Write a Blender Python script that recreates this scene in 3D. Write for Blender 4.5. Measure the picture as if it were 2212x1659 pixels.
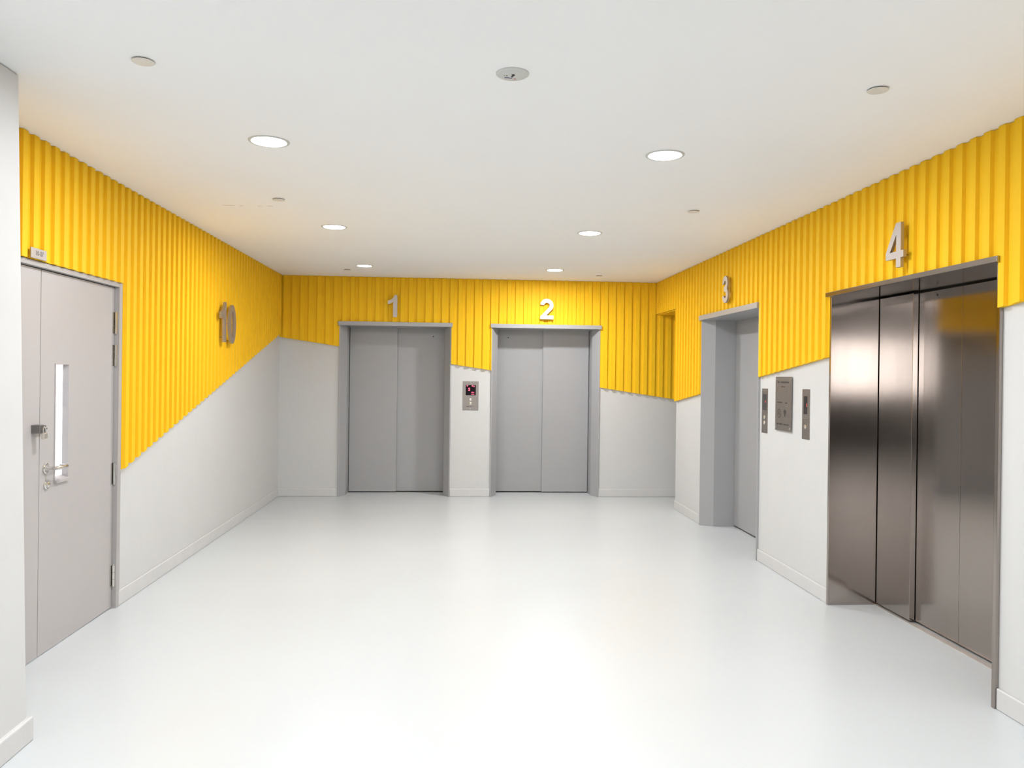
import bpy, bmesh, math, random
from mathutils import Vector, Matrix

random.seed(7)
for o in list(bpy.data.objects):
    bpy.data.objects.remove(o, do_unlink=True)
SC = bpy.context.scene
COL = SC.collection
PI = math.pi

# ------------------------------------------------------------------ camera
cam_d = bpy.data.cameras.new('camera')
cam_d.sensor_fit = 'HORIZONTAL'
cam_d.sensor_width = 36.0
cam_d.lens = 1674.113 / 2212 * 36
cam_d.shift_x = 1.483 / 2212
cam_d.shift_y = -16.578 / 2212
cam_d.clip_start = 0.05
cam_d.clip_end = 200
cam = bpy.data.objects.new('camera', cam_d)
COL.objects.link(cam)
r_ = Vector((0.99746431, -0.0700693, 0.01245965))
u_ = Vector((-0.01227271, 0.00309779, 0.99991989))
w_ = Vector((0.07010228, 0.99753732, -0.00223))
cm = Matrix.Identity(4)
for i in range(3):
    cm[i][0] = r_[i]; cm[i][1] = u_[i]; cm[i][2] = -w_[i]
cm[2][3] = 1.5
cam.matrix_world = cm
SC.camera = cam

# ------------------------------------------------------------------ world, exposure
SC.view_settings.view_transform = 'Standard'
SC.view_settings.look = 'None'
SC.view_settings.gamma = 1.0
SC.view_settings.use_curve_mapping = False
SC.view_settings.exposure = 0.0
world = bpy.data.worlds.new('daylight')
SC.world = world
world.use_nodes = True
bg = world.node_tree.nodes['Background']
bg.inputs[0].default_value = (0.92, 0.96, 1.0, 1)
bg.inputs[1].default_value = 12.0
pd_ = bpy.data.lights.new('daylight_portal', 'AREA')      # sampling guide for the sky seen through the open end
pd_.shape = 'RECTANGLE'; pd_.size = 2.2; pd_.size_y = 1.16
pd_.cycles.is_portal = True
po_ = bpy.data.objects.new('daylight_portal', pd_); COL.objects.link(po_)
po_.location = (-3.2, -6.50, 1.78); po_.rotation_euler = (PI / 2, 0, 0)
LAMP_W = 29.0         # watts of one ceiling downlight
LAMP_COL = (0.975, 0.985, 1.02)

# room measures (metres; camera stands at x=0, y=0)
H = 2.662
ZB = 9.497            # back wall
XL, XR = -2.134, 2.4865
XW = -4.3             # unseen widening to the left, lets the steel lift reflect the open end
YF = -6.5             # unseen open end, added for daylight and the steel lift's reflection

# ------------------------------------------------------------------ materials
def mat(name, col, rough=0.5, metal=0.0, spec=0.5, noise=0.0, nscale=6.0, bump=0.0, bscale=20.0,
        emit=None, estr=0.0, aniso=0.0, coat=0.0, stretch=None, rnoise=0.0, bdist=0.01):
    m = bpy.data.materials.new(name)
    m.use_nodes = True
    nt = m.node_tree
    b = nt.nodes['Principled BSDF']
    b.inputs['Base Color'].default_value = (*col, 1)
    b.inputs['Roughness'].default_value = rough
    b.inputs['Metallic'].default_value = metal
    b.inputs['Specular IOR Level'].default_value = spec
    b.inputs['Coat Weight'].default_value = coat
    b.inputs['Anisotropic'].default_value = aniso
    if emit:
        b.inputs['Emission Color'].default_value = (*emit, 1)
        b.inputs['Emission Strength'].default_value = estr
    if aniso:
        tg = nt.nodes.new('ShaderNodeTangent')
        tg.direction_type = 'RADIAL'; tg.axis = 'Z'
        nt.links.new(tg.outputs['Tangent'], b.inputs['Tangent'])
    if noise or bump or rnoise:
        tc = nt.nodes.new('ShaderNodeTexCoord')
        mp = nt.nodes.new('ShaderNodeMapping')
        nt.links.new(tc.outputs['Object'], mp.inputs['Vector'])
        if stretch:
            mp.inputs['Scale'].default_value = stretch
    if noise:
        n = nt.nodes.new('ShaderNodeTexNoise')
        n.inputs['Scale'].default_value = nscale
        n.inputs['Detail'].default_value = 5
        nt.links.new(mp.outputs['Vector'], n.inputs['Vector'])
        cr = nt.nodes.new('ShaderNodeMix'); cr.data_type = 'RGBA'
        cr.inputs['A'].default_value = (*[c * (1 - noise) for c in col], 1)
        cr.inputs['B'].default_value = (*[min(1, c * (1 + noise)) for c in col], 1)
        nt.links.new(n.outputs['Fac'], cr.inputs['Factor'])
        nt.links.new(cr.outputs['Result'], b.inputs['Base Color'])
    if rnoise:
        n3 = nt.nodes.new('ShaderNodeTexNoise')
        n3.inputs['Scale'].default_value = nscale * 1.7
        n3.inputs['Detail'].default_value = 4
        nt.links.new(mp.outputs['Vector'], n3.inputs['Vector'])
        mr = nt.nodes.new('ShaderNodeMapRange')
        mr.inputs['To Min'].default_value = rough - rnoise
        mr.inputs['To Max'].default_value = rough + rnoise
        nt.links.new(n3.outputs['Fac'], mr.inputs['Value'])
        nt.links.new(mr.outputs['Result'], b.inputs['Roughness'])
    if bump:
        n2 = nt.nodes.new('ShaderNodeTexNoise')
        n2.inputs['Scale'].default_value = bscale
        n2.inputs['Detail'].default_value = 4
        nt.links.new(mp.outputs['Vector'], n2.inputs['Vector'])
        bp = nt.nodes.new('ShaderNodeBump')
        bp.inputs['Strength'].default_value = bump
        bp.inputs['Distance'].default_value = bdist
        nt.links.new(n2.outputs['Fac'], bp.inputs['Height'])
        nt.links.new(bp.outputs['Normal'], b.inputs['Normal'])
    return m

M = {}
M['ceiling'] = mat('white_ceiling_paint', (0.91, 0.91, 0.90), 0.9, spec=0.2, noise=0.015, nscale=2)
M['wall'] = mat('light_grey_wall_paint', (0.60, 0.60, 0.59), 0.55, spec=0.35, noise=0.025, nscale=3, bump=0.25, bscale=5, bdist=0.02)
M['skirting'] = mat('pale_grey_skirting_paint', (0.60, 0.595, 0.585), 0.45, noise=0.05, nscale=9, bump=0.2, bscale=14)
M['floor'] = mat('pale_grey_epoxy_floor', (0.555, 0.58, 0.585), 0.30, spec=0.42, noise=0.03, nscale=1.4, bump=0.04, bscale=60, rnoise=0.05, bdist=0.004)
M['yellow'] = mat('yellow_cladding_paint', (0.88, 0.525, 0.016), 0.6, spec=0.15, noise=0.02, nscale=4)
M['lift_paint'] = mat('grey_lift_door_paint', (0.36, 0.36, 0.362), 0.33, spec=0.45, noise=0.03, nscale=3, bump=0.05, bscale=3)
M['lift_frame'] = mat('grey_lift_frame_paint', (0.37, 0.37, 0.375), 0.32, spec=0.5, noise=0.02, nscale=6, bump=0.05, bscale=8)
M['door_paint'] = mat('warm_grey_door_paint', (0.44, 0.415, 0.405), 0.36, spec=0.45, noise=0.025, nscale=2.5)
M['frame_paint'] = mat('warm_grey_frame_paint', (0.40, 0.38, 0.37), 0.4, noise=0.02, nscale=6)
M['steel'] = mat('brushed_stainless_steel', (0.39, 0.348, 0.32), 0.12, metal=1, noise=0.06, nscale=3, stretch=(1, 1, 0.25), rnoise=0.03, bump=0.03, bscale=4, aniso=0.65)
M['plate_steel'] = mat('satin_steel_plate', (0.31, 0.285, 0.265), 0.48, metal=1, noise=0.08, nscale=14)
M['letter_steel'] = mat('satin_steel_letter', (0.46, 0.43, 0.405), 0.5, metal=1, noise=0.05, nscale=20)
M['chrome'] = mat('polished_steel', (0.72, 0.70, 0.67), 0.14, metal=1, noise=0.02, nscale=10)
M['dull_steel'] = mat('dull_dark_steel', (0.22, 0.21, 0.205), 0.45, metal=0.8, noise=0.1, nscale=30)
M['black'] = mat('black_gap', (0.01, 0.01, 0.011), 0.5, noise=0.05)
M['screen'] = mat('dark_display_glass', (0.012, 0.008, 0.010), 0.12, spec=0.5, noise=0.05, coat=0.5)
M['led'] = mat('red_led', (0.5, 0.0, 0.03), 0.5, emit=(1.0, 0.12, 0.2), estr=2.6, noise=0.01)
M['led_dim'] = mat('dim_red_led', (0.35, 0.04, 0.04), 0.5, emit=(0.9, 0.12, 0.1), estr=0.35, noise=0.01)
M['ink'] = mat('engraved_dark_ink', (0.045, 0.038, 0.036), 0.6, noise=0.05)
M['grey_ink'] = mat('engraved_grey_ink', (0.22, 0.21, 0.20), 0.6, noise=0.05)
M['white_plastic'] = mat('white_plastic', (0.58, 0.585, 0.55), 0.45, noise=0.01)
M['cover'] = mat('off_white_cover_plate', (0.72, 0.69, 0.63), 0.45, noise=0.02)
M['label_blue'] = mat('blue_grey_sticker', (0.12, 0.13, 0.24), 0.5, noise=0.1)
M['label_red'] = mat('red_sticker', (0.40, 0.10, 0.09), 0.5, noise=0.1)
M['crack'] = mat('hairline_crack', (0.50, 0.42, 0.32), 0.9, noise=0.05)
M['sill'] = mat('worn_aluminium_sill', (0.62, 0.57, 0.53), 0.5, metal=0.6, noise=0.1, nscale=20)
M['silver'] = mat('silver_padlock_metal', (0.80, 0.77, 0.70), 0.25, metal=1, noise=0.02)
M['diffuser'] = mat('lit_opal_diffuser', (0.9, 0.9, 0.9), 0.5, emit=LAMP_COL, estr=14.0, noise=0.005)
M['diffuser_weak'] = mat('weakly_lit_diffuser', (0.9, 0.9, 0.9), 0.5, emit=(1, 0.99, 0.97), estr=6.0, noise=0.005)
M['concrete'] = mat('pale_concrete', (0.22, 0.22, 0.215), 0.8, noise=0.04, nscale=3)

def lit_pane():  # daylight and view behind the glass put in as the pane's own glow
    m = bpy.data.materials.new('glowing_frosted_pane')
    m.use_nodes = True
    nt = m.node_tree
    b = nt.nodes['Principled BSDF']
    b.inputs['Base Color'].default_value = (0.6, 0.62, 0.66, 1)
    b.inputs['Roughness'].default_value = 0.2
    tc = nt.nodes.new('ShaderNodeTexCoord')
    mp = nt.nodes.new('ShaderNodeMapping')
    mp.inputs['Scale'].default_value = (14, 1, 9)
    n = nt.nodes.new('ShaderNodeTexNoise')
    n.inputs['Scale'].default_value = 1.6
    n.inputs['Detail'].default_value = 3
    cr = nt.nodes.new('ShaderNodeValToRGB')
    cr.color_ramp.elements[0].position = 0.40
    cr.color_ramp.elements[0].color = (0.42, 0.43, 0.52, 1)
    cr.color_ramp.elements[1].position = 0.58
    cr.color_ramp.elements[1].color = (1.0, 0.98, 1.0, 1)
    nt.links.new(tc.outputs['Object'], mp.inputs['Vector'])
    nt.links.new(mp.outputs['Vector'], n.inputs['Vector'])
    nt.links.new(n.outputs['Fac'], cr.inputs['Fac'])
    nt.links.new(cr.outputs['Color'], b.inputs['Emission Color'])
    b.inputs['Emission Strength'].default_value = 0.85
    return m
M['pane'] = lit_pane()

# ------------------------------------------------------------------ mesh helpers
class MB:
    def __init__(self):
        self.v = []; self.f = []; self.smooth = []
    def add(self, verts, faces, smooth=False):
        n = len(self.v)
        self.v += [tuple(p) for p in verts]
        self.f += [tuple(i + n for i in f) for f in faces]
        self.smooth += [smooth] * len(faces)
        return self
    def box(self, x0, x1, y0, y1, z0, z1):
        x0, x1 = sorted((x0, x1)); y0, y1 = sorted((y0, y1)); z0, z1 = sorted((z0, z1))
        return self.add([(x0, y0, z0), (x1, y0, z0), (x1, y1, z0), (x0, y1, z0),
                         (x0, y0, z1), (x1, y0, z1), (x1, y1, z1), (x0, y1, z1)],
                        [(3, 2, 1, 0), (4, 5, 6, 7), (0, 1, 5, 4), (1, 2, 6, 5), (2, 3, 7, 6), (3, 0, 4, 7)])
    def prism_z(self, pts, z0, z1):
        n = len(pts)
        return self.add([(x, y, z0) for x, y in pts] + [(x, y, z1) for x, y in pts],
                        [tuple(range(n))[::-1], tuple(range(n, 2 * n))] +
                        [(i, (i + 1) % n, n + (i + 1) % n, n + i) for i in range(n)])
    def prism_y(self, pts, y0, y1):      # pts in (x, z)
        n = len(pts)
        return self.add([(x, y0, z) for x, z in pts] + [(x, y1, z) for x, z in pts],
                        [tuple(range(n)), tuple(range(n, 2 * n))[::-1]] +
                        [(i, n + i, n + (i + 1) % n, (i + 1) % n) for i in range(n)])
    def tube(self, pts, r, seg=12, caps=True):
        pts = [Vector(p) for p in pts]
        rr = r if isinstance(r, (list, tuple)) else [r] * len(pts)
        rings = []
        up = None
        for i, p in enumerate(pts):
            t = (pts[min(i + 1, len(pts) - 1)] - pts[max(i - 1, 0)]).normalized()
            a = Vector((0, 0, 1)) if abs(t.z) < 0.9 else Vector((1, 0, 0))
            b = t.cross(a).normalized(); c = b.cross(t).normalized()
            rings.append([p + b * (rr[i] * math.cos(2 * PI * k / seg)) + c * (rr[i] * math.sin(2 * PI * k / seg)) for k in range(seg)])
        vs = [q for rg in rings for q in rg]
        fs = []
        for i in range(len(rings) - 1):
            for k in range(seg):
                k2 = (k + 1) % seg
                fs.append((i * seg + k, i * seg + k2, (i + 1) * seg + k2, (i + 1) * seg + k))
        self.add(vs, fs, True)
        if caps:
            n = len(pts) - 1
            self.add(rings[0], [tuple(range(seg))])
            self.add(rings[n], [tuple(range(seg))[::-1]])
        return self
    def lathe(self, prof, seg=40, axis='z', c=(0, 0, 0), smooth=True):
        # prof: (radius, height) from one end to the other
        vs = []; fs = []
        for rad, hgt in prof:
            for k in range(seg):
                a = 2 * PI * k / seg
                x, y = rad * math.cos(a), rad * math.sin(a)
                if axis == 'z': vs.append((c[0] + x, c[1] + y, c[2] + hgt))
                elif axis == 'y': vs.append((c[0] + x, c[1] + hgt, c[2] + y))
                else: vs.append((c[0] + hgt, c[1] + x, c[2] + y))
        for i in range(len(prof) - 1):
            for k in range(seg):
                k2 = (k + 1) % seg
                fs.append((i * seg + k, i * seg + k2, (i + 1) * seg + k2, (i + 1) * seg + k))
        self.add(vs, fs, smooth)
        for i in (0, len(prof) - 1):
            if prof[i][0] > 1e-5:
                ring = vs[i * seg:(i + 1) * seg]
                self.add(ring, [tuple(range(seg))])
        return self
    def build(self, name, material, parent=None, bevel=0.0, seg=2, loc=None, rz=0.0):
        me = bpy.data.meshes.new(name)
        me.from_pydata(self.v, [], self.f)
        bm = bmesh.new(); bm.from_mesh(me)
        bmesh.ops.remove_doubles(bm, verts=bm.verts, dist=1e-6)
        bmesh.ops.recalc_face_normals(bm, faces=bm.faces)
        bm.to_mesh(me); bm.free()
        if any(self.smooth):
            for p in me.polygons: p.use_smooth = True
            try: me.set_sharp_from_angle(angle=math.radians(35))
            except Exception: pass
        me.materials.append(material)
        o = bpy.data.objects.new(name, me)
        COL.objects.link(o)
        if parent: o.parent = parent
        if loc: o.location = loc
        o.rotation_euler.z = rz
        if bevel:
            b = o.modifiers.new('bevel', 'BEVEL')
            b.width = bevel; b.segments = seg; b.limit_method = 'ANGLE'; b.angle_limit = math.radians(50)
            b.harden_normals = False
        return o

def tag(o, label=None, cat=None, group=None, kind=None):
    if label: o['label'] = label
    if cat: o['category'] = cat
    if group: o['group'] = group
    if kind: o['kind'] = kind
    return o

def thing(name, label, cat, loc, rz=0.0, group=None):
    o = bpy.data.objects.new(name, None)
    o.empty_display_size = 0.1
    COL.objects.link(o)
    o.location = loc; o.rotation_euler.z = rz
    return tag(o, label, cat, group)

def structure(o):
    o['kind'] = 'structure'
    return o

# local frame of a wall: x along the wall (to the right as one faces it), y into the wall, z up
BACK = ((0, ZB, 0), 0.0)                 # x = world X
RIGHT = ((XR, 0, 0), -PI / 2)            # x = -world Y
LEFT = ((XL, 0, 0), PI / 2)              # x = world Y
def place(frame, x, y=0.0, z=0.0):
    (lx, ly, lz), rz = frame
    c, s = math.cos(rz), math.sin(rz)
    return (lx + c * x - s * y, ly + s * x + c * y, lz + z), rz

# ------------------------------------------------------------------ setting: floor, ceiling, walls
structure(MB().box(XW - 0.2, 4.3, YF - 0.3, ZB + 0.5, -0.15, 0).build('floor', M['floor']))
ceiling = structure(MB().box(XW - 0.2, 4.3, YF - 0.3, ZB + 0.5, H, H + 0.15).build('ceiling', M['ceiling']))
c_ = MB()
for xa, xb, dy in ((-1.655, -1.565, 0.0), (-1.535, -1.51, 0.003), (-1.41, -1.38, -0.006), (-1.345, -1.305, -0.008)):
    c_.box(xa, xb, 5.558 + dy, 5.563 + dy, H - 0.0008, H + 0.001)
c_.build('crack', M['crack'], ceiling)

def wall(name, frame, s0, s1, holes, thick, z1=H, material=None):
    xs = sorted({s0, s1, *[v for h in holes for v in h[:2]]})
    zs = sorted({0.0, z1, *[h[2] for h in holes]})
    solid = {}
    for i in range(len(xs) - 1):
        for k in range(len(zs) - 1):
            cx, cz = (xs[i] + xs[i + 1]) / 2, (zs[k] + zs[k + 1]) / 2
            solid[i, k] = not any(h[0] < cx < h[1] and cz < h[2] for h in holes)
    m = MB()
    for (i, k), on in solid.items():
        if not on: continue
        a, b, c, d = xs[i], xs[i + 1], zs[k], zs[k + 1]
        m.add([(a, 0, c), (b, 0, c), (b, 0, d), (a, 0, d)], [(0, 1, 2, 3)])
        m.add([(a, thick, c), (b, thick, c), (b, thick, d), (a, thick, d)], [(3, 2, 1, 0)])
        if not solid.get((i - 1, k)): m.add([(a, 0, c), (a, thick, c), (a, thick, d), (a, 0, d)], [(3, 2, 1, 0)])
        if not solid.get((i + 1, k)): m.add([(b, 0, c), (b, thick, c), (b, thick, d), (b, 0, d)], [(0, 1, 2, 3)])
        if not solid.get((i, k - 1)): m.add([(a, 0, c), (b, 0, c), (b, thick, c), (a, thick, c)], [(3, 2, 1, 0)])
        if not solid.get((i, k + 1)): m.add([(a, 0, d), (b, 0, d), (b, thick, d), (a, thick, d)], [(0, 1, 2, 3)])
    loc, rz = frame
    return structure(m.build(name, material or M['wall'], loc=loc, rz=rz))

L1 = (-1.422, -0.072)                    # frame outer edges along each wall
L2 = (0.419, 1.763)
L3 = (-7.70, -6.20)
L4 = (-4.99, -3.372)
DOOR = (3.86, 5.083)
PASS_Y = 8.635                           # near side of the passage at the end of the right wall
wall('wall_back', BACK, XL - 0.2, 4.2, [(*L1, 2.10), (*L2, 2.10)], 0.5)
wall('wall_right', RIGHT, -ZB, -YF, [(-ZB, -PASS_Y, 2.27), (*L3, 2.10), (*L4, 2.058)], 0.5)
wall('wall_left', LEFT, 3.0, ZB, [(*DOOR, 2.046)], 0.2)
# near end of the left side: the projecting wall whose edge leans very slightly
px0, px1 = -1.706, -1.741
m = MB().add([(XW, 1.2, 0), (px0, 1.2, 0), (px0, 3.246, 0), (XW, 3.246, 0),
              (XW, 1.2, H), (px1, 1.2, H), (px1, 3.200, H), (XW, 3.200, H)],
             [(3, 2, 1, 0), (4, 5, 6, 7), (0, 1, 5, 4), (1, 2, 6, 5), (2, 3, 7, 6), (3, 0, 4, 7)])
structure(m.build('wall_front_left', M['wall'], bevel=0.012, seg=3))
structure(MB().box(2.99, 4.2, PASS_Y - 0.15, PASS_Y, 0, H).box(4.05, 4.2, PASS_Y, ZB, 0, H).build('wall_passage', M['wall']))
# unseen end added behind the camera: parapet and beam, gap narrowed to limit daylight
structure(MB().box(XW - 0.2, XR + 0.6, YF - 0.15, YF, 0, 1.20).box(XW - 0.2, XR + 0.6, YF - 0.15, YF, 2.36, H).box(-2.1, XR + 0.6, YF - 0.15, YF, 1.20, 2.36).build('wall_front', M['concrete']))
structure(MB().box(XW - 0.2, XW, YF, 1.2, 0, H).build('wall_far_left', M['wall']))

# skirting
BH, BT = 0.097, 0.013
def skirting(name, frame, spans, extra=None):
    m = MB()
    for a, b in spans: m.box(a, b, -BT, 0.0, 0, BH)
    if extra: extra(m)
    loc, rz = frame
    return structure(m.build(name, M['skirting'], bevel=0.006, seg=2, loc=loc, rz=rz))
skirting('baseboard_left', LEFT, [(3.25, DOOR[0]), (DOOR[1] - 0.012, ZB)])
skirting('baseboard_back', BACK, [(XL, L1[0]), (L1[1], L2[0]), (L2[1], 4.05)])
skirting('baseboard_right', RIGHT, [(-PASS_Y - BT, L3[0]), (L3[1], L4[0]), (L4[1], -YF)],
         lambda m: m.box(-PASS_Y - BT, -PASS_Y, 0, 0.5, 0, BH))
structure(MB().box(px0 - 0.02, px0 + BT + 0.004, 1.2, 3.246 + BT, 0, BH).box(XL, px0, 3.246, 3.246 + BT, 0, BH)
          .build('baseboard_front_left', M['skirting'], bevel=0.006))

# ------------------------------------------------------------------ yellow corrugated cladding
PITCH, RIDGE, FLANK = 0.0998, 0.0465, 0.0035
D_OUT, D_IN = -0.031, -0.014
def profile(s, s_rise):
    q = (s - s_rise) % PITCH
    if q < FLANK: return D_IN + (D_OUT - D_IN) * q / FLANK
    if q < FLANK + RIDGE: return D_OUT
    if q < 2 * FLANK + RIDGE: return D_OUT + (D_IN - D_OUT) * (q - FLANK - RIDGE) / FLANK
    return D_IN
def cladding(frame, s_rise, segs, label):
    m = MB()
    for s0, s1, fz in segs:
        pts = {round(s0, 5), round(s1, 5)}
        k = math.floor((s0 - s_rise) / PITCH) - 1
        while s_rise + k * PITCH < s1:
            for off in (0, FLANK, FLANK + RIDGE, 2 * FLANK + RIDGE):
                q = s_rise + k * PITCH + off
                if s0 < q < s1: pts.add(round(q, 5))
            k += 1
        pts = sorted(pts)
        n = len(pts)
        vs = []
        for s in pts:
            d = profile(s + 1e-7, s_rise); z = fz(s)
            vs += [(s, d, z), (s, d, H - 0.0015), (s, -0.0005, z), (s, -0.0005, H - 0.0015)]
        fs = []
        for i in range(n - 1):
            a, b = 4 * i, 4 * i + 4
            fs += [(a, b, b + 1, a + 1), (a + 2, a + 3, b + 3, b + 2), (a, a + 2, b + 2, b), (a + 1, b + 1, b + 3, a + 3)]
        e = 4 * (n - 1)
        fs += [(0, 1, 3, 2), (e, e + 2, e + 3, e + 1)]
        m.add(vs, fs)
    loc, rz = frame
    o = m.build('corrugated_cladding', M['yellow'], loc=loc, rz=rz)
    return tag(o, label, 'wall cladding', 'yellow corrugated wall cladding')
zb_line = lambda s: 1.918 - 0.1452 * (s + 2.124)
zl_line = lambda s: 0.845 + 0.2503 * (s - 5.0)
zr_line = lambda s: 1.224 + 0.1163 * (8.608 + s)
cladding(BACK, -1.5914, [(XL + 0.001, L1[0], zb_line), (L1[0], L1[1], lambda s: 2.118), (L1[1], L2[0], zb_line),
                         (L2[0], L2[1], lambda s: 2.118), (L2[1], 3.4, zb_line)],
         'yellow corrugated cladding on the far wall, cut to a slope that falls to the right')
cladding(LEFT, 3.901, [(3.21, DOOR[1], lambda s: 2.047), (DOOR[1], ZB - 0.0305, zl_line)],
         'yellow corrugated cladding on the left wall around the number 10, rising away from the door')
cladding(RIGHT, -4.332 - (2 * FLANK + RIDGE) + 0.004,
         [(-ZB + 0.0305, -PASS_Y + 0.012, lambda s: 2.27), (-PASS_Y - 0.012 + 0.024, L3[0], zr_line), (L3[0], L3[1], lambda s: 2.118), (L3[1], L4[0], zr_line),
          (L4[0], L4[1], lambda s: 2.068), (L4[1], 2.6, zr_line)],
         'yellow corrugated cladding on the right wall above and beside the numbers 3 and 4')
l_, z_ = RIGHT
structure(MB().box(-ZB + 0.031, -PASS_Y - 0.001, 0.001, 0.49, 2.258, 2.2695).build('soffit_bounce', M['yellow'], loc=l_, rz=z_))  # added yellow plate: yellow bounce on the passage soffit put into its colour

# ------------------------------------------------------------------ lifts
def lift(span, frame, label, painted=True, deep='right', hdr=(2.070, 2.119), key=None, splay_w=0.08):
    a, b = span
    cx = (a + b) / 2
    loc, rz = place(frame, cx)
    root = thing('elevator', label, 'elevator', loc, rz, 'elevator entrances')
    fm = M['lift_frame'] if painted else M['steel']
    dm = M['lift_paint'] if painted else M['steel']
    w = (b - a) / 2
    F = -0.020
    D = 0.31                                         # door face
    top = hdr[0]
    if painted:
        left = [(-w, F), (-w + 0.012, F), (-w + splay_w, 0.10), (-w + splay_w, 0.46), (-w, 0.46)]
        inner = w - splay_w
    else:
        left = [(-w, F), (-w + 0.022, F), (-w + 0.022, 0.46), (-w, 0.46)]
        inner = w - 0.022
    right = [(-x, y) for x, y in left][::-1]
    MB().prism_z(left, 0, top + 0.012).build('jamb', fm, root, bevel=0.002)
    MB().prism_z(right, 0, top + 0.012).build('jamb', fm, root, bevel=0.002)
    MB().box(-w + 0.0005, w - 0.0005, -0.018, 0.46, top, hdr[1] - 0.004).build('soffit', fm, root)
    MB().box(-w - 0.013, w + 0.013, -0.046, -0.0185, hdr[0], hdr[1]).build('header', fm, root, bevel=0.003)
    # two sliding panels, one running behind the other
    sgn = 1 if deep == 'right' else -1
    def panel(x0, x1, d):
        return MB().box(x0, x1, d, d + 0.034, 0.015, top + (0.004 if painted else -0.009))
    seam = 0.0 if painted else 0.0
    if painted:
        xa, xb = (-inner + 0.006, seam), (seam - 0.02, inner - 0.004)
        if sgn < 0: xa, xb = (seam, inner - 0.006), (-inner + 0.004, seam + 0.02)
        front = panel(*xa, D).build('door_panel', dm, root, bevel=0.002)
        back = panel(*xb, D + 0.037).build('door_panel', dm, root, bevel=0.002)
    else:
        xs = a - cx + (-4.585 - a)                   # seam position along the wall
        front = panel(-inner + 0.008, xs, D).build('door_panel', dm, root, bevel=0.0015)
        xm = -4.172 - cx
        back = panel(xs - 0.02, xm - 0.0015, D + 0.037)
        back.box(xm - 0.0015, xm + 0.0015, D + 0.0355, D + 0.06, 0.015, top - 0.009)
        back.box(xm + 0.0015, inner - 0.001, D + 0.037, D + 0.071, 0.015, top - 0.009)
        back = back.build('door_panel', dm, root, bevel=0.0012)
    if key is not None:
        kx, kz = key[0] - cx, key[1]
        MB().lathe([(0.0075, -0.0012), (0.0075, 0.004)], 20, 'y', (kx, D + 0.037, kz)).build('keyhole', M['black'], back)
    MB().box(-inner, inner, D + 0.072, D + 0.09, 0.0, top + 0.03).build('dark_backing', M['black'], root)  # black sheet behind the panels: darkness of the door gaps put into colour
    sm = M['sill'] if not painted else M['lift_frame']
    s_ = MB().box(-inner, inner, D - 0.05 if not painted else D - 0.004, D + 0.085, -0.004, 0.0035)
    if not painted:
        s_ = MB().box(-inner, inner, D - 0.010, D + 0.034, -0.004, 0.0035)
    s_.build('sill', sm, root)
    return root
lift(L1, BACK, 'grey painted lift door and frame under the number 1, left on the far wall', deep='right', key=(-0.303, 1.969))
lift(L2, BACK, 'grey painted lift door and frame under the number 2, right on the far wall', deep='left', key=(0.647, 1.970))
lift(L3, RIGHT, 'grey painted lift door deep in its frame under the number 3, on the right wall', deep='right')
lift(L4, RIGHT, 'brushed stainless steel lift door and frame under the number 4', painted=False, deep='right',
     hdr=(2.040, 2.069), key=(-4.403, 2.004))

# ------------------------------------------------------------------ digits
def arc(cx, cy, r, a0, a1, n=28, ry=None):
    ry = ry or r
    return [(cx + r * math.cos(math.radians(a0 + (a1 - a0) * i / n)), cy + ry * math.sin(math.radians(a0 + (a1 - a0) * i / n))) for i in range(n + 1)]
GLYPH = {
    '1': [[(0.235, 0), (0.425, 0), (0.425, 1), (0.30, 1), (0.275, 0.93), (0.22, 0.85), (0.12, 0.775), (0.0, 0.735), (0.0, 0.575), (0.12, 0.605), (0.235, 0.67)]],
    '2': [arc(.325, .675, .325, 172, -30) + [(.31, .19), (.65, .19), (.65, 0), (0, 0), (0.0, .13)] + arc(.325, .675, .135, -30, 172)],
    '3': [arc(.30, .735, .265, 188, -38) + arc(.31, .295, .295, 52, -172) + arc(.31, .295, .115, -172, 82) + [(.20, .42), (.20, .58)] + arc(.30, .735, .085, -82, 188)],
    '4': [[(.60, 1), (.60, .365), (.705, .365), (.705, .21), (.60, .21), (.60, 0), (.42, 0), (.42, .21), (0, .21), (0, .37), (.40, 1)],
          [(.42, .365), (.42, .74), (.165, .365)]],
    '0': [arc(.28, .5, .28, 0, 360, 48, .5)[:-1], arc(.28, .5, .115, 0, 360, 48, .345)[:-1]],
}
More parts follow.
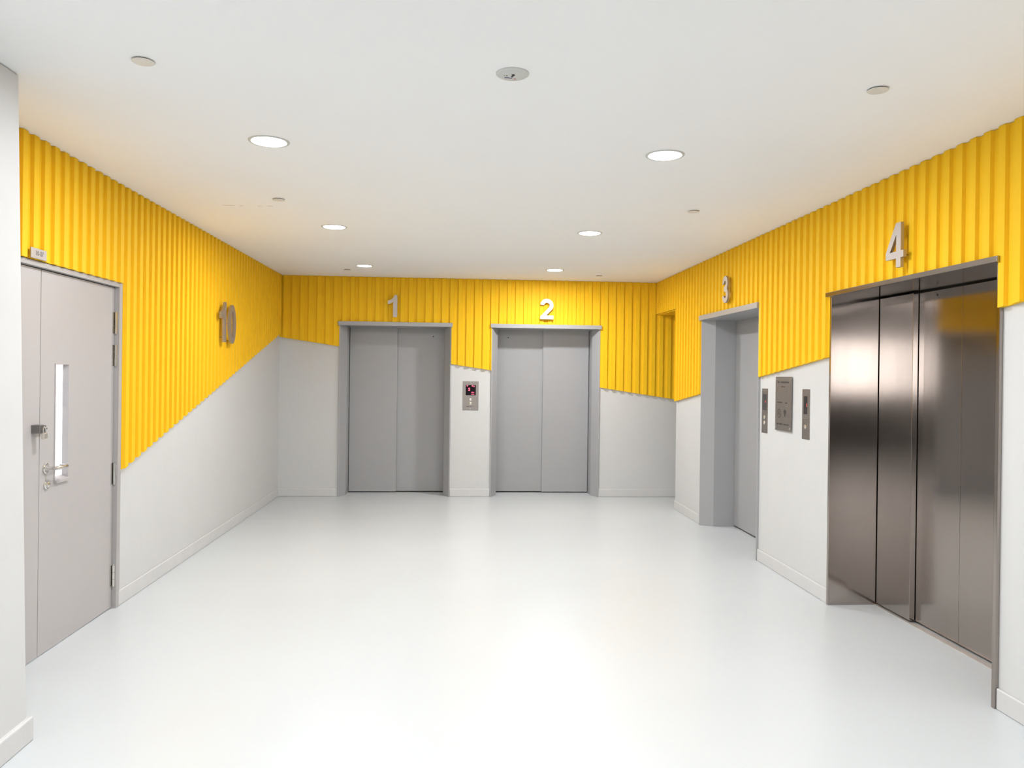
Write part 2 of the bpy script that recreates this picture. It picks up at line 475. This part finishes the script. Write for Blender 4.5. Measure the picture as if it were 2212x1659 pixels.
def digit(ch, frame, x, z, h, label, group, front=-0.078, th=0.018, wscale=1.0):
    cu = bpy.data.curves.new('glyph', 'CURVE')
    cu.dimensions = '2D'; cu.fill_mode = 'BOTH'; cu.extrude = th / 2; cu.bevel_depth = 0.0
    for loop in GLYPH[ch]:
        sp = cu.splines.new('POLY')
        sp.points.add(len(loop) - 1)
        for p, (gx, gz) in zip(sp.points, loop): p.co = (gx * h * wscale, gz * h, 0, 1)
        sp.use_cyclic_u = True
    tmp = bpy.data.objects.new('tmp', cu); COL.objects.link(tmp)
    bpy.context.view_layer.update()
    dg = bpy.context.evaluated_depsgraph_get()
    me = bpy.data.meshes.new_from_object(tmp.evaluated_get(dg))
    bpy.data.objects.remove(tmp)
    me.transform(Matrix.Rotation(PI / 2, 4, 'X'))
    me.transform(Matrix.Translation((0, 0, 0)))
    me.name = 'wall_number'
    me.materials.clear(); me.materials.append(M['letter_steel'])
    for p in me.polygons: p.use_smooth = False
    o = bpy.data.objects.new('wall_number', me); COL.objects.link(o)
    loc, rz = place(frame, x, front + th / 2, z)
    o.location = loc; o.rotation_euler.z = rz
    tag(o, label, 'number sign', group)
    pins = {'1': [(.33, .12), (.33, .85)], '2': [(.1, .09), (.55, .09), (.33, .9)], '3': [(.05, .72), (.05, .27)],
            '4': [(.46, .29), (.06, .29)], '0': [(.06, .5), (.5, .5), (.28, .08)]}[ch]
    for gx, gz in pins:
        MB().lathe([(0.0022, 0.0), (0.0022, -front - th / 2 - 0.0095)], 10, 'y', (gx * h * wscale, 0, gz * h)).build('standoff', M['dull_steel'], o)
    return o
NG = 'steel lift numbers'
digit('1', BACK, -0.840, 2.178, 0.266, 'steel number 1 above the left lift on the far wall', NG)
digit('2', BACK, 1.006, 2.181, 0.250, 'steel number 2 above the right lift on the far wall', NG)
digit('3', RIGHT, -6.935, 2.172, 0.245, 'steel number 3 above the grey lift on the right wall', NG)
digit('4', RIGHT, -4.222, 2.116, 0.246, 'steel number 4 above the stainless steel lift', NG)
digit('1', LEFT, 6.925, 1.757, 0.355, 'large steel digit 1 of the floor number 10 on the left wall', 'floor number 10')
digit('0', LEFT, 7.165, 1.750, 0.357, 'large steel digit 0 of the floor number 10 on the left wall', 'floor number 10', wscale=1.08)

# ------------------------------------------------------------------ left door
dr = bpy.data.objects.new('door_1', None); COL.objects.link(dr); dr['kind'] = 'structure'
dr.location = place(LEFT, 4.47)[0]; dr.rotation_euler.z = LEFT[1]
OX = 4.47
def dx(*v): return [q - OX for q in v]
fr = MB()
a, b = dx(*DOOR)
fr.box(a, a + 0.052, -0.012, 0.12, 0, 2.046)
fr.box(b - 0.050, b, -0.012, 0.12, 0, 2.046)
fr.box(a + 0.052, b - 0.050, -0.012, 0.12, 2.018, 2.046)
fr.box(a + 0.052, b - 0.050, 0.066, 0.12, 1.99, 2.018)
fr.build('door_frame', M['frame_paint'], dr, bevel=0.002)
LD = 0.016
s0, s1 = dx(4.172, 5.030)
wx0, wx1 = dx(4.316, 4.468); wz0, wz1 = 0.885, 1.530
lf = MB()
lf.box(s0, wx0, LD, LD + 0.05, 0.008, 2.013).box(wx1, s1, LD, LD + 0.05, 0.008, 2.013)
lf.box(wx0, wx1, LD, LD + 0.05, 0.008, wz0).box(wx0, wx1, LD, LD + 0.05, wz1, 2.013)
leaf = lf.build('door_leaf', M['door_paint'], dr)
q0, q1 = dx(3.914, 4.167)
MB().box(q0, q1, LD, LD + 0.05, 0.008, 2.013).build('narrow_leaf', M['door_paint'], dr)
# vision panel
v = MB()
v.box(wx0, wx0 + 0.006, LD - 0.004, LD + 0.045, wz0, wz1).box(wx1 - 0.006, wx1, LD - 0.002, LD + 0.045, wz0, wz1)
v.box(wx0 + 0.006, wx1 - 0.006, LD - 0.002, LD + 0.045, wz1 - 0.006, wz1)
v.add([(wx0 + .006, LD - .012, wz0), (wx1 - .006, LD - .012, wz0), (wx1 - .006, LD - .012, wz0 + .014), (wx0 + .006, LD - .012, wz0 + .014),
       (wx0 + .006, LD + .045, wz0), (wx1 - .006, LD + .045, wz0), (wx1 - .006, LD + .045, wz0 + .034), (wx0 + .006, LD + .045, wz0 + .034)],
      [(0, 1, 2, 3), (7, 6, 5, 4), (0, 4, 5, 1), (3, 2, 6, 7), (0, 3, 7, 4), (1, 5, 6, 2)])
vp = v.build('vision_frame', M['door_paint'], leaf)
MB().box(wx0 + 0.004, wx1 - 0.004, LD + 0.030, LD + 0.036, wz0 + 0.004, wz1 - 0.004).build('glass', M['pane'], leaf)
# lever handle, thumb-turn
hx, hz = dx(4.228)[0], 0.978
hd = MB().lathe([(0.029, LD), (0.029, LD - 0.007), (0.025, LD - 0.010), (0.009, LD - 0.010)], 28, 'y', (hx, 0, hz))
hd.tube([(hx, LD - 0.008, hz), (hx, LD - 0.045, hz), (hx + 0.004, LD - 0.056, hz), (hx + 0.014, LD - 0.060, hz),
         (hx + 0.10, LD - 0.060, hz), (hx + 0.112, LD - 0.056, hz), (hx + 0.117, LD - 0.045, hz), (hx + 0.117, LD - 0.020, hz)], 0.0105, 14)
hd.build('handle', M['chrome'], leaf)
kx, kz = dx(4.236)[0], 0.890
MB().lathe([(0.025, LD), (0.025, LD - 0.007), (0.021, LD - 0.011), (0.016, LD - 0.011), (0.014, LD - 0.017), (0.008, LD - 0.020), (0.0, LD - 0.020)], 28, 'y', (kx, 0, kz)).build('lock', M['chrome'], leaf)
# hasp: block on the narrow leaf, eye plate on the main leaf
e0, e1 = dx(4.090, 4.132)
MB().box(e0, e1, -0.027, LD, 1.170, 1.214).build('hasp', M['dull_steel'], dr, bevel=0.003)
g0, g1 = dx(4.176, 4.196)
MB().box(g0, g1, -0.004, LD, 1.172, 1.206).tube([(g0 - 0.043, -0.012, 1.190), (g0 + 0.010, -0.012, 1.190), (g0 + 0.010, -0.002, 1.190)], 0.004, 10).build('eye_plate', M['dull_steel'], leaf, bevel=0.0015)
for z0, z1 in ((1.727, 1.860), (1.525, 1.655), (0.781, 0.915), (0.140, 0.271)):
    hgx = dx(5.030)[0]
    h_ = MB()
    n = 3
    for k in range(n):
        za, zb_ = z0 + (z1 - z0) * k / n + 0.001, z0 + (z1 - z0) * (k + 1) / n - 0.001
        h_.lathe([(0.0085, za), (0.0085, zb_)], 16, 'z', (hgx, 0.004, 0))
    h_.lathe([(0.005, z0 - 0.006), (0.005, z1 + 0.006)], 12, 'z', (hgx, 0.004, 0))
    h_.box(hgx - 0.028, hgx, LD - 0.0025, LD, z0, z1)
    h_.build('hinge', M['chrome'], leaf)
# padlock hanging in the hasp
loc, rz = place(LEFT, 4.114, -0.0365, 1.140)
pk = thing('padlock', 'small silver padlock hanging from the hasp on the grey door', 'padlock', loc, rz)
MB().box(-0.018, 0.018, -0.009, 0.009, 0, 0.034).build('body', M['silver'], pk, bevel=0.004)
MB().tube([(-0.011, 0, 0.032)] + [(-0.011 * math.cos(PI * i / 8), 0, 0.052 + 0.011 * math.sin(PI * i / 8)) for i in range(9)] + [(0.011, 0, 0.032)], 0.0035, 10).build('shackle', M['chrome'], pk)

# ------------------------------------------------------------------ text helper
def text_mesh(name, body, size, mtl, parent, cx, y, cz, sx=1.0, depth=0.0006, bold=0.0):
    cu = bpy.data.curves.new('lettering', 'FONT')
    cu.body = body; cu.size = size; cu.extrude = depth; cu.align_x = 'CENTER'; cu.align_y = 'CENTER'; cu.offset = bold
    tmp = bpy.data.objects.new('tmp', cu); COL.objects.link(tmp)
    bpy.context.view_layer.update()
    me = bpy.data.meshes.new_from_object(tmp.evaluated_get(bpy.context.evaluated_depsgraph_get()))
    bpy.data.objects.remove(tmp)
    me.transform(Matrix.Translation((cx, y, cz)) @ Matrix.Rotation(PI / 2, 4, 'X') @ Matrix.Diagonal((sx, 1, 1, 1)))
    me.materials.clear(); me.materials.append(mtl)
    o = bpy.data.objects.new(name, me); COL.objects.link(o); o.parent = parent
    return o

loc, rz = place(LEFT, 4.046, -0.0305, 2.0485)
dp = thing('room_number_plate', 'small silver plate reading 10-07 above the grey door', 'sign', loc, rz)
MB().box(-0.073, 0.073, -0.006, 0, 0, 0.052).build('plate', M['letter_steel'], dp, bevel=0.0015)
text_mesh('lettering', '10-07', 0.036, M['grey_ink'], dp, 0.004, -0.0064, 0.027, 0.92)

# ------------------------------------------------------------------ call panels and notice board
def dashes(m, x0, x1, z, h, seed, y=-0.0038, dens=0.75):
    rd = random.Random(seed)
    x = x0
    while x < x1:
        w = h * rd.uniform(0.3, 0.75)
        if rd.random() < dens + 0.1:
            m.box(x, min(x + w, x1), y, y + 0.0006, z - h / 2 * rd.uniform(.7, 1), z + h / 2 * rd.uniform(.7, 1))
        x += w + h * 0.22
    return m
def tri(m, cx, cz, w, h, down, y):
    s = -1 if down else 1
    return m.prism_y([(cx - w / 2, cz - s * h / 2), (cx + w / 2, cz - s * h / 2), (cx, cz + s * h / 2)], y, y + 0.0006)
def call_panel(frame, x, z0, w, h, label, disp, buttons, screws=True):
    loc, rz = place(frame, x, 0, z0)
    p = thing('call_panel', label, 'lift call panel', loc, rz, 'lift call panels')
    MB().box(-w / 2, w / 2, -0.0035, 0, 0, h).build('plate', M['plate_steel'], p, bevel=0.001)
    dxa, dxb, dza, dzb = disp
    d = MB().box(dxa, dxb, -0.0045, -0.0030, dza, dzb).build('display', M['screen'], p)
    for bz in buttons:
        bo = MB().lathe([(0.0175, -0.0033), (0.0175, -0.0065), (0.0150, -0.0075)], 28, 'y', (0, 0, bz)).build('button', M['chrome'], p)
        MB().lathe([(0.0135, -0.0070), (0.0125, -0.0095), (0.0085, -0.0118), (0.0, -0.0128)], 28, 'y', (0, 0, bz)).build('cap', M['silver'], bo)
    for sz in (0.018, h - 0.018):
        MB().lathe([(0.0045, -0.0033), (0.0040, -0.0052), (0, -0.0058)], 14, 'y', (0, 0, sz)).build('screw', M['chrome'], p)
    return p, d
p, d = call_panel(BACK, 0.1705, 1.057, 0.193, 0.354, 'steel lift call panel with red lit display between lifts 1 and 2',
                  (-0.0610, 0.0630, 0.184, 0.309), (0.128, 0.083))
y = -0.0051
for ax, aw, ah, down in ((-0.041, 0.019, 0.016, True), (0.020, 0.019, 0.016, True), (0.041, 0.019, 0.018, False)):
    tri(MB(), ax, 0.2965, aw, ah, down, y).build('arrow_light', M['led'], d)
text_mesh('floor_letter', 'S', 0.050, M['led'], d, -0.018, y, 0.254, 1.0, 0.0005, 0.0012)
MB().prism_y([(0.008, 0.2165), (0.043, 0.2165), (0.043, 0.2235), (0.022, 0.2235), (0.022, 0.2265), (0.012, 0.2265), (0.012, 0.2235), (0.008, 0.2235)], y, y + .0006).build('message_light', M['led'], d)
MB().prism_y([(0.008, 0.1945), (0.045, 0.1945), (0.045, 0.2005), (0.033, 0.2005), (0.033, 0.203), (0.019, 0.203), (0.019, 0.2005), (0.008, 0.2005)], y, y + .0006).build('message_light', M['led'], d)
for a_ in ((-0.048, 0.014, 0.047, 0.011, 3), (0.020, 0.042, 0.051, 0.006, 9)):
    dashes(MB(), *a_).build('lettering', M['ink'], p)

p, d = call_panel(RIGHT, -6.1005, 1.055, 0.115, 0.358, 'narrow steel call panel left of the notice plate, right of lift 3',
                  (-0.044, 0.036, 0.184, 0.313), (0.127, 0.083))
MB().box(0.010, 0.024, -0.0051, -0.0045, 0.244, 0.262).build('floor_light', M['led_dim'], d)
p, d = call_panel(RIGHT, -5.3615, 1.065, 0.117, 0.357, 'narrow steel call panel right of the notice plate, beside the steel lift',
                  (-0.030, 0.022, 0.1805, 0.307), (0.089,))
MB().box(0.010, 0.0205, -0.0051, -0.0045, 0.231, 0.256).build('floor_light', M['led_dim'], d)
for a_ in ((-0.045, 0.038, 0.166, 0.0085, 5), (-0.045, 0.040, 0.149, 0.0095, 6)):
    dashes(MB(), *a_).build('lettering', M['grey_ink'], p)

loc, rz = place(RIGHT, -5.726, 0, 1.098)
nb = thing('notice_plate', 'tall steel notice plate with no-smoking symbol between two call panels', 'sign', loc, rz)
w, h = 0.290, 0.412
MB().box(-w / 2, w / 2, -0.012, -0.009, 0, h).build('plate', M['plate_steel'], nb, bevel=0.001)
for sx in (-1, 1):
    for sz in (0.022, h - 0.022):
        MB().lathe([(0.006, 0.0), (0.006, -0.012), (0.0085, -0.0125), (0.0085, -0.017), (0.0, -0.0185)], 16, 'y', (sx * (w / 2 - 0.019), 0, sz)).build('standoff_screw', M['chrome'], nb)
yy = -0.0126
for a_ in ((-0.105, 0.100, 0.369, 0.015, 11, yy, 0.85), (-0.035, 0.030, 0.335, 0.010, 12, yy), (-0.108, -0.018, 0.215, 0.010, 13, yy),
           (0.036, 0.072, 0.213, 0.010, 14, yy), (-0.112, 0.100, 0.050, 0.013, 17, yy, 0.85)):
    dashes(MB(), *a_).build('lettering', M['ink'], nb)
for a_ in ((0.040, 0.082, 0.187, 0.005, 15, yy), (-0.01, 0.078, 0.092, 0.004, 16, yy)):
    dashes(MB(), *a_).build('small_lettering', M['grey_ink'], nb)
sy = MB()
cxn, czn, R1, R2 = -0.070, 0.130, 0.0335, 0.0275
n = 36
ring = [(cxn + rr * math.cos(2 * PI * k / n), yq, czn + rr * math.sin(2 * PI * k / n)) for rr in (R1, R2) for yq in (yy,) for k in range(n)]
sy.add(ring, [(k, (k + 1) % n, n + (k + 1) % n, n + k) for k in range(n)])
c45 = R2 * 0.72
sy.prism_y([(cxn - c45 - .003, czn + c45), (cxn - c45, czn + c45 + .003), (cxn + c45 + .003, czn - c45), (cxn + c45, czn - c45 - .003)], yy, yy + .0006)
sy.box(cxn - 0.020, cxn + 0.012, yy, yy + .0006, czn - 0.006, czn - 0.001)
sy.prism_y([(cxn - .002, czn + .000), (cxn + .004, czn + .000), (cxn + .006, czn + .016), (cxn + .001, czn + .016)], yy, yy + .0006)
sy.build('no_smoking_symbol', M['ink'], nb)
sy = MB()
cxl, czl = 0.032, 0.138
pts = [(cxl + x, czl + z) for x, z in ((-.006, -.030), (.006, -.030), (.008, -.014), (.018, -.006), (.024, .006), (.022, .018), (.012, .024), (-.012, .024), (-.022, .018), (-.024, .006), (-.018, -.006), (-.008, -.014))]
sy.prism_y(pts, yy, yy + .0006)
sy.build('notice_symbol', M['ink'], nb)

# ------------------------------------------------------------------ ceiling fittings
def downlight(x, y, label, weak=False, watts=LAMP_W):
    rt = thing('downlight', label, 'ceiling light', (x, y, H), 0, 'round ceiling downlights')
    q = 0.078 if weak else 0.085
    MB().lathe([(q, 0.0), (q + 0.017, 0.0), (q + 0.015, -0.004), (q + 0.004, -0.005), (q + 0.0005, -0.003), (q, 0.0)], 48).build('trim_ring', M['white_plastic'], rt)
    if weak:
        prof = [(0.078, -0.0015), (0.0, -0.0015)]
    else:
        prof = [(q, -0.0025), (q - 0.004, -0.006), (q - 0.018, -0.008), (0.035, -0.0095), (0.0, -0.010)]
    MB().lathe(prof, 48).build('diffuser', M['diffuser_weak' if weak else 'diffuser'], rt)
    if not weak:
        ld = bpy.data.lights.new('downlight_led', 'AREA')
        ld.shape = 'DISK'; ld.size = 2 * (q - 0.003); ld.energy = watts; ld.color = LAMP_COL
        lo = bpy.data.objects.new('downlight_led', ld); COL.objects.link(lo)
        lo.parent = rt; lo.location = (0, 0, -0.0105)
LX, RX = -0.975, 1.065
ROWS = [(8.508, 'farthest', 'nearest the far wall'), (6.265, '', 'in the middle row'), (3.997, '', 'in the row nearest the viewer')]
downlight(-1.015, 8.508, 'dim flat round downlight on the left near the far wall', True)
downlight(RX, 8.507, 'bright round downlight close to the far wall above lift 2', watts=LAMP_W * 1.35)
downlight(-0.990, 6.270, 'bright round downlight on the left in the middle row of the ceiling')
downlight(RX, 6.258, 'bright round downlight on the right in the middle row of the ceiling')
downlight(-0.960, 3.990, 'bright round downlight on the left, nearest and largest in view')
downlight(1.075, 4.004, 'bright round downlight on the right, nearest and largest in view')
for yy_, nm in ((1.74, 'just ahead of'), (-0.52, 'just behind')):  # unseen rows continuing the grid, added to light near floor and ceiling
    downlight(LX, yy_, 'added round downlight on the left of the ceiling, overhead ' + nm + ' the viewer')
    downlight(RX, yy_, 'added round downlight on the right of the ceiling, overhead ' + nm + ' the viewer')

def cover(x, y, label):
    rt = thing('sprinkler_cover', label, 'sprinkler cover', (x, y, H), 0, 'round sprinkler cover plates')
    MB().lathe([(0.030, 0.0), (0.030, -0.006)], 24).build('neck', M['dull_steel'], rt)
    MB().lathe([(0.0395, -0.0045), (0.0405, -0.0062), (0.039, -0.0078), (0.0, -0.0088)], 40).build('cover_plate', M['cover'], rt)
cover(-1.189, 3.002, 'large-looking round cover plate at the upper left of the ceiling')
cover(1.669, 2.999, 'large-looking round cover plate at the upper right of the ceiling')
cover(-1.211, 5.317, 'small round cover plate on the left of the ceiling, beside a hairline crack')
cover(1.640, 5.332, 'small round cover plate on the right of the ceiling, in the middle distance')
cover(-1.245, 8.850, 'tiny round cover plate on the far left of the ceiling near lift 1')
cover(1.634, 8.910, 'tiny round cover plate on the far right of the ceiling near lift 2')

em = thing('emergency_light', 'round white emergency light with black dots in the middle of the ceiling', 'emergency light', (0.200, 2.986, H))
MB().lathe([(0.050, 0.0), (0.064, 0.0), (0.0635, -0.004), (0.058, -0.0075), (0.050, -0.0085)], 48).build('bezel', M['white_plastic'], em)
fc = MB().lathe([(0.0475, -0.003), (0.0475, -0.0088), (0.044, -0.0098), (0.0, -0.0098)], 48).build('face', M['white_plastic'], em)
MB().lathe([(0.0065, -0.0095), (0.006, -0.0125), (0.0, -0.0135)], 16, 'z', (0.002, -0.010, 0)).build('lamp_lens', M['black'], fc)
MB().lathe([(0.0055, -0.0095), (0.005, -0.0108), (0.0, -0.0110)], 16, 'z', (-0.001, 0.007, 0)).build('sensor', M['ink'], fc)
MB().lathe([(0.0032, -0.0095), (0.0028, -0.0108), (0.0, -0.0110)], 14, 'z', (-0.022, -0.001, 0)).build('test_button', M['ink'], fc)
MB().lathe([(0.0026, -0.0095), (0.0020, -0.0108), (0.0, -0.0110)], 14, 'z', (-0.032, -0.002, 0)).build('indicator', M['grey_ink'], fc)
MB().box(-0.030, -0.012, 0.013, 0.025, -0.0101, -0.0096).box(-0.012, 0.001, 0.018, 0.028, -0.0101, -0.0096).build('sticker', M['label_blue'], fc)
MB().box(0.007, 0.016, 0.026, 0.033, -0.0101, -0.0096).build('sticker', M['label_red'], fc)
